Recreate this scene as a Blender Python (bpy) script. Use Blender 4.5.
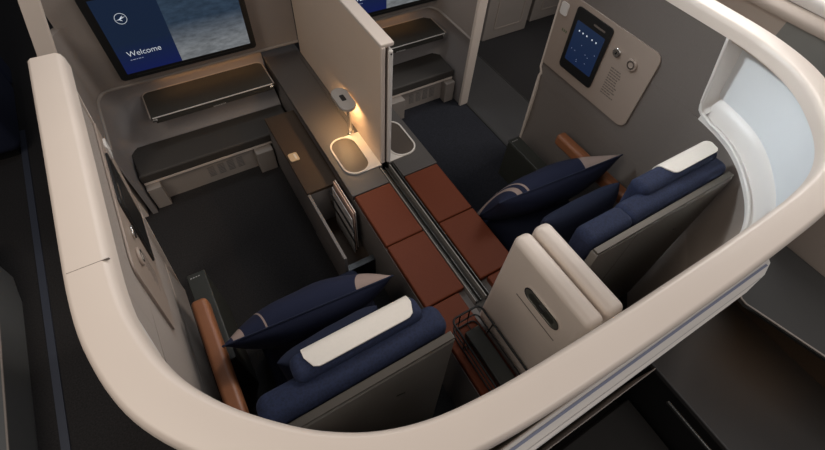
import bpy, bmesh, math, random
from mathutils import Vector, Matrix, Euler
random.seed(4)
PI = math.pi
for o in list(bpy.data.objects):
    bpy.data.objects.remove(o, do_unlink=True)
scn = bpy.context.scene
col = scn.collection

# ------------------------------------------------------------ camera
cam_d = bpy.data.cameras.new('camera')
cam_d.sensor_width = 36.0
cam_d.lens = 426.44 / 825.0 * 36.0
cam_d.clip_start = 0.02
cam = bpy.data.objects.new('camera', cam_d)
col.objects.link(cam)
Rm = Matrix.Rotation(-0.621615331, 4, 'Z') @ Matrix.Rotation(0.604645405, 4, 'X') @ Matrix.Rotation(0.103420472, 4, 'Z')
cam.matrix_world = Matrix.Translation((0, 0, 1.9)) @ Rm
scn.camera = cam

# ------------------------------------------------------------ world, lights, exposure
w = bpy.data.worlds.new('cabin_world')
scn.world = w
w.use_nodes = True
w.node_tree.nodes['Background'].inputs[0].default_value = (0.75, 0.80, 1.0, 1)
w.node_tree.nodes['Background'].inputs[1].default_value = 0.05
scn.view_settings.view_transform = 'Standard'
scn.view_settings.look = 'None'
scn.view_settings.gamma = 1.0
scn.view_settings.exposure = 0.0
scn.view_settings.use_curve_mapping = False

def area(name, loc, target, size, size_y, power, color, spread=PI):
    d = bpy.data.lights.new(name, 'AREA')
    d.shape = 'RECTANGLE'; d.size = size; d.size_y = size_y
    d.energy = power; d.color = color; d.spread = spread
    o = bpy.data.objects.new(name, d)
    o.location = loc
    o.rotation_euler = (Vector(target) - Vector(loc)).to_track_quat('-Z', 'Y').to_euler()
    col.objects.link(o)
    return o
area('left_aisle_ceiling_light', (-1.3, 0.4, 2.7), (0.3, 0.9, 0.7), 1.0, 1.6, 20.5, (1.0, 0.90, 0.79))
area('rear_ceiling_light', (1.1, -1.3, 2.7), (0.9, 0.4, 0.8), 1.6, 0.8, 17, (1.0, 0.96, 0.93))
area('added_forward_fill', (0.6, 2.4, 2.9), (1.5, 0.3, 1.0), 0.8, 0.5, 11, (0.88, 0.94, 1.0))  # cool fill added up front to brighten the pale corner recess
area('added_fill_spot', (-0.2, 2.3, 2.5), (1.56, 0.25, 1.05), 0.25, 0.25, 2.0, (0.86, 0.94, 1.0), math.radians(34))  # added narrow spot, not a cabin fitting; lifts the right recess panel
area('added_fill_spot', (1.6, 1.5, 2.5), (-0.30, 0.75, 0.85), 0.25, 0.25, 1.5, (1.0, 0.95, 0.90), math.radians(50))  # invented spot that brightens the left wall lining
area('right_aisle_ceiling_light', (2.5, 1.1, 2.25), (-0.2, 0.8, 0.9), 0.7, 1.4, 26, (1.0, 0.96, 0.92))

# ------------------------------------------------------------ materials
def mat(name, color, rough=0.6, noise=0.0, scale=60.0, metal=0.0, bump=0.0, spec=0.5, emit=None, estr=0.0, sheen=0.0, color2=None):
    m = bpy.data.materials.new(name); m.use_nodes = True
    nt = m.node_tree; b = nt.nodes['Principled BSDF']
    b.inputs['Roughness'].default_value = rough
    b.inputs['Metallic'].default_value = metal
    b.inputs['Specular IOR Level'].default_value = spec
    b.inputs['Sheen Weight'].default_value = sheen
    b.inputs['Sheen Tint'].default_value = (1.0, 0.84, 0.72, 1)
    tc = nt.nodes.new('ShaderNodeTexCoord')
    nz = nt.nodes.new('ShaderNodeTexNoise'); nz.inputs['Scale'].default_value = scale
    nz.inputs['Detail'].default_value = 4
    nt.links.new(tc.outputs['Object'], nz.inputs['Vector'])
    mx = nt.nodes.new('ShaderNodeMix'); mx.data_type = 'RGBA'
    c2 = color2 if color2 else tuple(max(0, c * (1 - noise)) for c in color)
    c1 = color if color2 else tuple(min(1, c * (1 + noise)) for c in color)
    mx.inputs[6].default_value = (*c1, 1); mx.inputs[7].default_value = (*c2, 1)
    nt.links.new(nz.outputs['Fac'], mx.inputs[0])
    nt.links.new(mx.outputs[2], b.inputs['Base Color'])
    if bump:
        bp = nt.nodes.new('ShaderNodeBump'); bp.inputs['Strength'].default_value = bump
        bp.inputs['Distance'].default_value = 0.002
        nt.links.new(nz.outputs['Fac'], bp.inputs['Height']); nt.links.new(bp.outputs[0], b.inputs['Normal'])
    if emit:
        b.inputs['Emission Color'].default_value = (*emit, 1); b.inputs['Emission Strength'].default_value = estr
    return m

CREAM = mat('cream_plastic', (0.72, 0.62, 0.54), 0.42, 0.02, 8)
WHITEP = mat('white_plastic', (0.74, 0.70, 0.66), 0.4, 0.02, 8)
BLUEP = mat('pale_blue_plastic', (0.76, 0.78, 0.79), 0.35, 0.02, 8)
LINING = mat('grey_fabric_lining', (0.125, 0.106, 0.094), 0.9, 0.25, 420, bump=0.3, sheen=0.6)
LOWGREY = mat('grey_lower_panel', (0.20, 0.18, 0.168), 0.6, 0.04, 20)
SHELLF = mat('taupe_fabric', (0.30, 0.255, 0.225), 0.9, 0.22, 420, bump=0.3)
NICHE = mat('grey_niche_plastic', (0.26, 0.235, 0.225), 0.5, 0.03, 10)
DARKTOP = mat('dark_grey_top', (0.085, 0.075, 0.068), 0.45, 0.05, 90)
BROWNTOP = mat('brown_console_top', (0.075, 0.055, 0.040), 0.5, 0.05, 90)
SHELFB = mat('brown_shelf', (0.060, 0.038, 0.023), 0.6, 0.08, 60, spec=0.3)
BLACKC = mat('black_cushion_leather', (0.052, 0.045, 0.039), 0.7, 0.1, 140, bump=0.15)
TRAYM = mat('charcoal_tray', (0.050, 0.047, 0.041), 0.8, 0.06, 60, spec=0.2)
RED = mat('russet_leather', (0.150, 0.037, 0.016), 0.55, 0.10, 180, bump=0.2, spec=0.18)
TAN = mat('cognac_armrest', (0.30, 0.115, 0.05), 0.45, 0.08, 60)
BOXM = mat('olive_black_box', (0.035, 0.036, 0.030), 0.4, 0.05, 60)
METAL = mat('brushed_metal', (0.72, 0.70, 0.66), 0.25, 0.04, 60, metal=1.0)
DMETAL = mat('dark_metal', (0.10, 0.10, 0.095), 0.3, 0.04, 60, metal=0.7)
BLACK = mat('black_plastic', (0.012, 0.012, 0.012), 0.35, 0.05, 60)
RAILM = mat('grey_rail', (0.26, 0.24, 0.22), 0.4)
BASEP = mat('warm_grey_base', (0.34, 0.295, 0.26), 0.55, 0.03, 20)
SHELLS = mat('seat_shell_grey', (0.21, 0.19, 0.165), 0.42, 0.05, 30)
BRONZE = mat('seat_trim_bronze', (0.10, 0.085, 0.07), 0.5, 0.04, 30, metal=0.4)
COVER = mat('white_leather_cover', (0.74, 0.68, 0.61), 0.6, 0.04, 120, bump=0.2)
CTRL = mat('taupe_control_panel', (0.36, 0.285, 0.235), 0.45, 0.02, 20)
PRINT = mat('grey_print', (0.16, 0.13, 0.11), 0.6, 0.02, 20)
GREEN = mat('green_print', (0.13, 0.16, 0.09), 0.6, 0.02, 20)
PAPERS = mat('white_leaflet_paper', (0.80, 0.74, 0.68), 0.7, 0.15, 30)
PAPERP = mat('pink_leaflet_paper', (0.75, 0.52, 0.42), 0.7, 0.2, 30)
PAPERG = mat('grey_leaflet_paper', (0.55, 0.53, 0.51), 0.7, 0.5, 30)
RACKM = mat('black_wire', (0.006, 0.006, 0.006), 0.5, 0.02, 20)
BEIGEW = mat('beige_wall_panel', (0.40, 0.335, 0.285), 0.6, 0.03, 14)
GGREEN = mat('grey_green_panel', (0.20, 0.20, 0.185), 0.55, 0.04, 14)
REARTOP = mat('charcoal_table_top', (0.036, 0.034, 0.033), 0.5, 0.05, 90)
GLOW = mat('warm_light_strip', (0.9, 0.6, 0.3), 0.5, emit=(1.0, 0.50, 0.16), estr=5.0)
LAMPGLOW = mat('lamp_diffuser', (0.9, 0.8, 0.6), 0.5, emit=(1.0, 0.60, 0.26), estr=12.0)

def weave(name, c1, c2, scale):
    m = mat(name, c1, 0.85, 0, 300, bump=0.3)
    nt = m.node_tree; b = nt.nodes['Principled BSDF']
    tc = [n for n in nt.nodes if n.type == 'TEX_COORD'][0]
    v = nt.nodes.new('ShaderNodeTexVoronoi'); v.inputs['Scale'].default_value = scale
    nt.links.new(tc.outputs['Object'], v.inputs['Vector'])
    r = nt.nodes.new('ShaderNodeValToRGB')
    r.color_ramp.elements[0].color = (*c1, 1); r.color_ramp.elements[1].color = (*c2, 1)
    r.color_ramp.elements[0].position = 0.1; r.color_ramp.elements[1].position = 0.7
    nt.links.new(v.outputs['Distance'], r.inputs['Fac']); nt.links.new(r.outputs[0], b.inputs['Base Color'])
    return m
NAVY = weave('navy_woven_fabric', (0.006, 0.010, 0.034), (0.011, 0.019, 0.056), 160)
NAVYD = mat('deep_navy_fabric', (0.009, 0.014, 0.038), 0.9, 0.2, 200, bump=0.2)
CARPET = mat('charcoal_carpet', (0.022, 0.020, 0.020), 0.98, 0.9, 150, bump=0.6)
CARPETB = mat('blue_black_carpet', (0.014, 0.015, 0.021), 0.98, 0.9, 150, bump=0.6)
AISLEC = mat('grey_aisle_carpet', (0.050, 0.048, 0.048), 0.98, 0.35, 260, bump=0.5)

def pillow_mat(s, off, stripe):
    m = mat('navy_pillow_fabric', (0.016, 0.026, 0.075), 0.9, 0.0, 200, bump=0.2)
    nt = m.node_tree; b = nt.nodes['Principled BSDF']
    tc = [n for n in nt.nodes if n.type == 'TEX_COORD'][0]
    sp = nt.nodes.new('ShaderNodeSeparateXYZ'); nt.links.new(tc.outputs['Object'], sp.inputs[0])
    def mt(op, a, b_):
        n = nt.nodes.new('ShaderNodeMath'); n.operation = op
        for i, q in enumerate((a, b_)):
            if isinstance(q, (int, float)): n.inputs[i].default_value = q
            elif q is not None: nt.links.new(q, n.inputs[i])
        return n.outputs[0]
    x, y = sp.outputs[0], sp.outputs[1]
    right = mt('GREATER_THAN', mt('ADD', x, mt('MULTIPLY', y, -0.55)), off)
    lx = mt('ADD', mt('MULTIPLY', x, -1.0), mt('MULTIPLY', y, -0.35))
    band = mt('MULTIPLY', mt('GREATER_THAN', lx, stripe[0]), mt('LESS_THAN', lx, stripe[1]))
    band2 = mt('MULTIPLY', mt('GREATER_THAN', lx, stripe[2]), mt('LESS_THAN', lx, stripe[3]))
    f = mt('MULTIPLY', mt('MAXIMUM', right, mt('MAXIMUM', band, band2)), mt('GREATER_THAN', sp.outputs[2], 0.0))
    mx = nt.nodes.new('ShaderNodeMix'); mx.data_type = 'RGBA'
    mx.inputs[6].default_value = (0.006, 0.010, 0.036, 1); mx.inputs[7].default_value = (0.34, 0.25, 0.215, 1)
    nt.links.new(f, mx.inputs[0]); nt.links.new(mx.outputs[2], b.inputs['Base Color'])
    return m

# ------------------------------------------------------------ helpers
class MB:
    flip = None
    def __init__(s): s.bm = bmesh.new()
    def _f(s, vs):
        try: return s.bm.faces.new(vs)
        except ValueError: return None
    def box(s, x0, x1, y0, y1, z0, z1, b=0.0, seg=3):
        t = bmesh.new()
        bmesh.ops.create_cube(t, size=1)
        for v in t.verts:
            v.co = Vector(((x0+x1)/2 + v.co.x*(x1-x0), (y0+y1)/2 + v.co.y*(y1-y0), (z0+z1)/2 + v.co.z*(z1-z0)))
        if b: bmesh.ops.bevel(t, geom=list(t.edges), offset=b, segments=seg, profile=0.5, affect='EDGES')
        s.merge(t); return s
    def merge(s, t, M=None):
        mp = {}
        for v in t.verts: mp[v] = s.bm.verts.new(M @ v.co if M else v.co)
        for f in t.faces: s._f([mp[v] for v in f.verts])
        t.free(); return s
    def prism(s, pts, fr, to, M, b=0.0, seg=3):
        # pts 2D outline; extruded along local z from fr to to; M maps local to world
        t = bmesh.new()
        a = [t.verts.new((p[0], p[1], fr)) for p in pts]; c = [t.verts.new((p[0], p[1], to)) for p in pts]
        t.faces.new(a[::-1]); t.faces.new(c)
        n = len(pts)
        for i in range(n): t.faces.new((a[i], a[(i+1) % n], c[(i+1) % n], c[i]))
        if b:
            es = [e for e in t.edges if abs(e.verts[0].co.z - e.verts[1].co.z) < 1e-7]
            bmesh.ops.bevel(t, geom=es, offset=b, segments=seg, profile=0.5, affect='EDGES')
        s.merge(t, M); return s
    def quad(s, a, b, c, d):
        s._f([s.bm.verts.new(p) for p in (a, b, c, d)]); return s
    def sweep(s, path, prof, nsc=None, closed=True, inward=False):
        # path: 2D plan points, prof: (n,z); n is offset to the left of travel
        P = [Vector(p) for p in path]; rings = []
        for i, p in enumerate(P):
            if i == 0: tv = P[1]-P[0]
            elif i == len(P)-1: tv = P[-1]-P[-2]
            else: tv = (P[i+1]-P[i]).normalized() + (P[i]-P[i-1]).normalized()
            tv.normalize(); nv = Vector((-tv.y, tv.x))
            k = nsc[i] if nsc else 1.0
            rings.append([s.bm.verts.new((p.x + nv.x*n*k, p.y + nv.y*n*k, z)) for n, z in prof])
        m = len(prof)
        for i in range(len(rings)-1):
            for j in range(m if closed else m-1):
                s._f((rings[i][j], rings[i+1][j], rings[i+1][(j+1) % m], rings[i][(j+1) % m]))
        if closed:
            s._f(rings[0][::-1]); s._f(rings[-1])
        return s
    def tube(s, pts, r, n=8, closed=False):
        P = [Vector(p) for p in pts]; rings = []; N = len(P)
        up = Vector((0.123, 0.31, 0.94)).normalized()
        for i, p in enumerate(P):
            a = P[(i-1) % N] if (closed or i > 0) else p
            c = P[(i+1) % N] if (closed or i < N-1) else p
            tv = (c-a).normalized(); u = tv.cross(up)
            if u.length < 0.05: u = tv.cross(Vector((1, 0, 0)))
            u.normalize(); v = tv.cross(u)
            rings.append([s.bm.verts.new(p + u*r*math.cos(2*PI*k/n) + v*r*math.sin(2*PI*k/n)) for k in range(n)])
        for i in range(N if closed else N-1):
            A, B = rings[i], rings[(i+1) % N]
            for k in range(n): s._f((A[k], A[(k+1) % n], B[(k+1) % n], B[k]))
        if not closed: s._f(rings[0][::-1]); s._f(rings[-1])
        return s
    def disc(s, M, r, h, n=32, b=0.0):
        return s.prism([(r*math.cos(2*PI*i/n), r*math.sin(2*PI*i/n)) for i in range(n)], 0, h, M, b)
    def build(s, name, m, parent=None, smooth=True, bevel=0.0, angle=35, mirror=None, wn=True):
        if mirror is not None:
            for v in s.bm.verts: v.co.x = 2*mirror - v.co.x
        if parent is not None:
            off = parent_loc(parent)
            for v in s.bm.verts: v.co -= off
        bmesh.ops.remove_doubles(s.bm, verts=s.bm.verts, dist=1e-6)
        bmesh.ops.recalc_face_normals(s.bm, faces=s.bm.faces)
        me = bpy.data.meshes.new(name); s.bm.to_mesh(me); s.bm.free()
        me.materials.append(m)
        if smooth:
            for p in me.polygons: p.use_smooth = True
            me.set_sharp_from_angle(angle=math.radians(angle))
        o = bpy.data.objects.new(name, me); col.objects.link(o)
        if parent is not None: o.parent = parent
        if smooth and wn:
            wm = o.modifiers.new('weighted_normals', 'WEIGHTED_NORMAL'); wm.keep_sharp = True; wm.weight = 80
        if bevel:
            bv = o.modifiers.new('bevel', 'BEVEL'); bv.width = bevel; bv.segments = 3
            bv.limit_method = 'ANGLE'; bv.angle_limit = math.radians(40)
        return o
def parent_loc(p):
    v = Vector(p.location)
    while p.parent: p = p.parent; v += Vector(p.location)
    return v
def thing(name, label, cat, loc, group=None):
    o = bpy.data.objects.new(name, None); o.empty_display_size = 0.05; col.objects.link(o)
    o.location = loc; o['label'] = label; o['category'] = cat
    if group: o['group'] = group
    return o
def tag(o, label, cat, group=None):
    o['label'] = label; o['category'] = cat
    if group: o['group'] = group
    return o
def structure(o): o['kind'] = 'structure'; return o
def rrect(x0, x1, y0, y1, r, n=6, corners=(1, 1, 1, 1)):
    pts = []
    for (cx, cy, a0, k) in ((x1-r, y1-r, 0, corners[0]), (x0+r, y1-r, 90, corners[1]), (x0+r, y0+r, 180, corners[2]), (x1-r, y0+r, 270, corners[3])):
        if k:
            for i in range(n+1):
                a = math.radians(a0 + 90*i/n); pts.append((cx + r*math.cos(a), cy + r*math.sin(a)))
        else:
            pts.append((x1 if a0 in (0, 270) else x0, y1 if a0 in (0, 90) else y0))
    return pts
def frame(origin, xa, ya):
    xa = Vector(xa).normalized(); ya = Vector(ya); za = xa.cross(ya).normalized(); ya = za.cross(xa).normalized()
    M = Matrix((xa, ya, za)).transposed().to_4x4(); M.translation = Vector(origin); return M
I4 = Matrix.Identity(4)
def ring(pts_out, pts_in, z0, z1, M):
    t = bmesh.new(); n = len(pts_out)
    L = [[t.verts.new((p[0], p[1], z)) for p in pts] for pts, z in ((pts_out, z0), (pts_out, z1), (pts_in, z1), (pts_in, z0))]
    for a in range(4):
        A, B = L[a], L[(a+1) % 4]
        for i in range(n): t.faces.new((A[i], A[(i+1) % n], B[(i+1) % n], B[i]))
    mb = MB(); mb.merge(t, M); return mb
def text(s, size, M, m, name, parent, bold=0.0):
    c = bpy.data.curves.new(name, 'FONT'); c.body = s; c.size = size; c.extrude = 0.0004; c.offset = bold
    to = bpy.data.objects.new(name, c); col.objects.link(to)
    bpy.context.view_layer.update()
    me = bpy.data.meshes.new_from_object(to)
    bpy.data.objects.remove(to, do_unlink=True)
    off = parent_loc(parent)
    me.transform(Matrix.Translation(-off) @ M); me.materials.clear(); me.materials.append(m)
    o = bpy.data.objects.new(name, me); col.objects.link(o); o.parent = parent
    return o

MX = 0.67    # mirror plane between the two suites

# ------------------------------------------------------------ floors
structure(MB().box(-6, 7, -3, 12, -0.05, 0).build('floor', CARPET, smooth=False))
structure(MB().box(0.90, 1.60, 0.3, 2.2, 0.0, 0.003).build('floor_right_suite', CARPETB, smooth=False))
structure(MB().box(1.60, 2.0, 1.2, 3.2, 0.0, 0.004).build('floor_aisle_right', AISLEC, smooth=False))
structure(MB().box(1.592, 1.606, 1.2, 1.78, 0.0, 0.008).build('trim_1', DMETAL, smooth=False))
structure(MB().box(1.995, 2.003, 1.2, 3.2, 0.0, 0.006).build('trim_2', DMETAL, smooth=False))
structure(MB().box(-0.945, -0.915, -0.5, 2.75, 0.0, 0.006).build('trim_3', mat('blue_grey_seat_track', (0.055, 0.062, 0.085), 0.5), smooth=False))

# ------------------------------------------------------------ suite shell (wrap-around wall)
half = [(-0.235, 1.272), (-0.235, 1.1), (-0.235, 0.9), (-0.236, 0.7), (-0.236, 0.56), (-0.231, 0.48), (-0.220, 0.42), (-0.206, 0.37), (-0.188, 0.327),
        (-0.162, 0.283), (-0.130, 0.240), (-0.093, 0.200), (-0.050, 0.160), (-0.010, 0.130), (0.035, 0.104), (0.085, 0.084),
        (0.14, 0.070), (0.20, 0.062), (0.28, 0.056), (0.42, 0.052), (0.55, 0.05)]
def interp(pts, k=3):
    # Catmull-Rom refinement
    out = []
    for i in range(len(pts)-1):
        p0 = Vector(pts[max(i-1, 0)]); p1 = Vector(pts[i]); p2 = Vector(pts[i+1]); p3 = Vector(pts[min(i+2, len(pts)-1)])
        for j in range(k):
            t = j/k
            q = 0.5*((2*p1)+(-p0+p2)*t+(2*p0-5*p1+4*p2-p3)*t*t+(-p0+3*p1-3*p2+p3)*t**3)
            out.append((q.x, q.y))
    out.append(tuple(pts[-1])); return out
halfs = interp(half, 3)
full = halfs + [(2*MX - x, y) for x, y in halfs[::-1]]
# travel is from the left front, round the back, to the right front: outward lies to the right, so n is negative there
def rev(p): return p[::-1]
shell = thing('suite_shell', 'cream topped wrap-around wall with rounded rear corners enclosing both seats', 'wall', (MX, 0.05, 0))
fullr = rev(full)    # now outward is to the left of travel
capprof = [(0.0, 1.163), (0.0, 1.190), (0.004, 1.202), (0.013, 1.208), (0.068, 1.208), (0.077, 1.202), (0.082, 1.190), (0.082, 1.150), (0.02, 1.150), (0.02, 1.163)]
def backscale(pts, a, b, left=None):       # scale of the offset: a on the sides, b along the back
    out = []
    for x, y in pts:
        u = min(1, max(0, (0.34 - y)/0.24)); u = u*u*(3-2*u); out.append((a + (b-a)*u) if not (left and x < MX) else (left + (b-left)*u))
    return out
MB().sweep(fullr, capprof, nsc=backscale(fullr, 1.0, 0.86, 0.98)).build('cap_rail', CREAM, shell, angle=50)
MB().box(-0.3040, -0.2362, 0.5865, 0.5873, 1.203, 1.2084).build('cap_joint', PRINT, shell, smooth=False)
MB().sweep(fullr, [(0.180, 0.0), (0.078, 1.150), (0.084, 1.150), (0.188, 0.0)], nsc=backscale(fullr, 1.0, 0.62, 0.84)).build('outer_wall', CREAM, shell, angle=60)
halfr = rev(halfs)                       # back centre -> corner -> left front; +n is outward
corner = [p for p in halfr if p[1] <= 0.535 and p[0] < 0.30]
back = [p for p in halfr if p[0] >= 0.27]
straight = [corner[-1], (-0.2355, 0.7), (-0.235, 0.9), (-0.235, 1.2615)]
LEAN = ((0.022, 0.115), (0.005, 0.062))       # the side walls lean outwards towards the floor
def lean(side, z): a, b_ = LEAN[side]; return a + (1.13 - z)*b_
# recess in each rear corner: lip, groove, sloping ledge and pale back panel
for side in (0, 1):
    mr = MX if side else None
    f = lambda z: lean(side, z)
    def wallprof(top):
        k = 0.010
        return [(f(top), top), (f(0.55), 0.55), (f(0.53)+0.003, 0.53), (f(0.47)+k, 0.47), (f(0.25)+k, 0.25), (f(0)+k-0.02, 0.0), (f(0)+k, 0.0), (f(0.47)+k+0.012, 0.47), (f(top)+0.015, top)]
    d0 = f(0.89)
    lip = [(d0+a, z) for a, z in [(0.0, 0.880), (0.0, 0.898), (0.008, 0.898), (0.012, 0.893), (0.020, 0.897), (0.026, 0.938), (0.050, 0.966), (0.056, 0.966), (0.056, 0.880)]]
    pq = 0.012 if side == 0 else 0.046
    pan = [(d0+pq, 0.960), (d0+pq+0.001, 1.162), (d0+pq+0.007, 1.162), (d0+pq+0.007, 0.960)]
    if side == 0: lip = [(min(n, d0+pq+0.006), z) for n, z in lip]
    corner2 = [p for p in corner if p[1] <= 0.485]
    cs = backscale(corner2, 1.0, 0.75); bs = backscale(back, 1.0, 0.75)
    sc = corner + straight[1:]
    MB().sweep(sc, wallprof(0.882), nsc=backscale(sc, 1.0, 0.75)).build('fabric_lining', LINING, shell, angle=30, mirror=mr)
    MB().sweep([(-0.2355, 0.60)] + straight[2:], [(f(1.162), 1.162), (f(0.8825), 0.8825), (f(0.8825)+0.015, 0.8825), (f(1.162)+0.015, 1.162)]).build('upper_lining', LINING, shell, angle=30, mirror=mr)
    # fabric end piece with the slanted recess edge (local x = Y, y = Z)
    Ml = frame((-0.2357 - f(0) - 0.012, 0, 0), (0, 1, 0), (f(0)-f(1), 0, 1))
    MB().prism([(0.601, 1.168), (0.601, 0.885), (0.470, 0.885), (0.490, 0.905), (0.502, 0.935), (0.556, 1.168)], 0, 0.012, Ml).build('lining_end', LINING, shell, smooth=False, mirror=mr)
    MB().sweep(back, wallprof(1.16), nsc=bs).build('rear_lining', LOWGREY, shell, angle=30, mirror=mr)
    MB().sweep(corner2, lip, nsc=cs).build('recess_ledge', WHITEP, shell, angle=50, mirror=mr)
    MB().sweep([p for p in corner if p[1] <= 0.53], pan, nsc=backscale([p for p in corner if p[1] <= 0.53], 1.0, 0.75)).build('recess_panel', BLUEP, shell, angle=50, mirror=mr)
    wx = lambda z, n: -0.236 - f(z) - n
    # slanted upright face between fabric edge and recess panel
    A = [(0.556, 1.163), (0.530, 1.05), (0.503, 0.935), (0.490, 0.908), (0.470, 0.899)]
    B = [(0.524, 1.163), (0.503, 1.06), (0.484, 0.975), (0.470, 0.962), (0.452, 0.960)]
    up_ = MB()
    for k in range(4):
        a, b_, c, e_ = A[k], A[k+1], B[k+1], B[k]
        F = [Vector((wx(a[1], 0.002), a[0], a[1])), Vector((wx(b_[1], 0.002), b_[0], b_[1])), Vector((wx(0.89, pq), c[0], c[1])), Vector((wx(0.89, pq), e_[0], e_[1]))]
        up_.quad(*F)
        up_.quad(*[v + Vector((-0.003, 0.006, 0)) for v in F])
        up_.quad(F[0], F[1], F[1] + Vector((-0.003, 0.006, 0)), F[0] + Vector((-0.003, 0.006, 0)))
    up_.build('recess_upright', WHITEP, shell, angle=60, mirror=mr)
    rim = [(wx(z, 0.001), y, z) for y, z in ((0.557, 1.163), (0.530, 1.048), (0.505, 0.940), (0.500, 0.925), (0.493, 0.911), (0.480, 0.902), (0.465, 0.899))]
    for (x_, y_), k in zip(corner[::-1], backscale(corner[::-1], 1.0, 0.75)):
        if y_ < 0.455:
            rim.append((x_, y_, 0.898))
    # shift the curved part outwards to the leaning wall surface
    P_ = [Vector(p) for p in rim]; rr = []
    for k, p in enumerate(P_):
        if p.y < 0.455:
            tv = (P_[min(k+1, len(P_)-1)] - P_[k-1]); tv.z = 0; tv.normalize()
            nrm = Vector((tv.y, -tv.x, 0)); 
            if nrm.x > 0 and p.y > 0.2: nrm = -nrm
            u = min(1, max(0, (0.34 - p.y)/0.24)); u = u*u*(3-2*u)
            p = p + Vector((-abs(nrm.x), -abs(nrm.y), 0)) * d0 * (1 - 0.25*u)
        rr.append(p)
    MB().tube(rr, 0.0062, 10).build('recess_rim', WHITEP, shell, angle=70, mirror=mr, wn=False)
    # front end trim with its small jog
    M = frame((-0.235 - f(0) - 0.03, 0, 0), (0, 1, 0), (f(0)-f(1), 0, 1))
    MB().prism([(1.262, 1.172), (1.262, 0.60), (1.246, 0.57), (1.254, 0.55), (1.254, 0.0), (1.268, 0.0), (1.268, 0.545), (1.260, 0.572), (1.2735, 0.60), (1.2735, 1.172)], 0, 0.034, M).build('end_trim', CREAM, shell, smooth=False, mirror=mr)
MB().prism([(-0.1, -0.0185), (1.00, -0.0185), (0.99, -0.030), (0.95, -0.042), (0.87, -0.048), (-0.1, -0.050)], 0.0, 1.10, I4, 0.004).build('rear_panel', WHITEP, shell)
MB().box(-0.10, 0.975, -0.0310, -0.0260, 0.90, 1.1008).build('rear_seam', mat('blue_grey_seam', (0.25, 0.27, 0.36), 0.4), shell, smooth=False)
MB().box(-0.10, 0.93, -0.0425, -0.0417, 0.90, 1.1008).build('rear_seam', mat('thin_grey_seam', (0.42, 0.40, 0.40), 0.4), shell, smooth=False)

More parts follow.
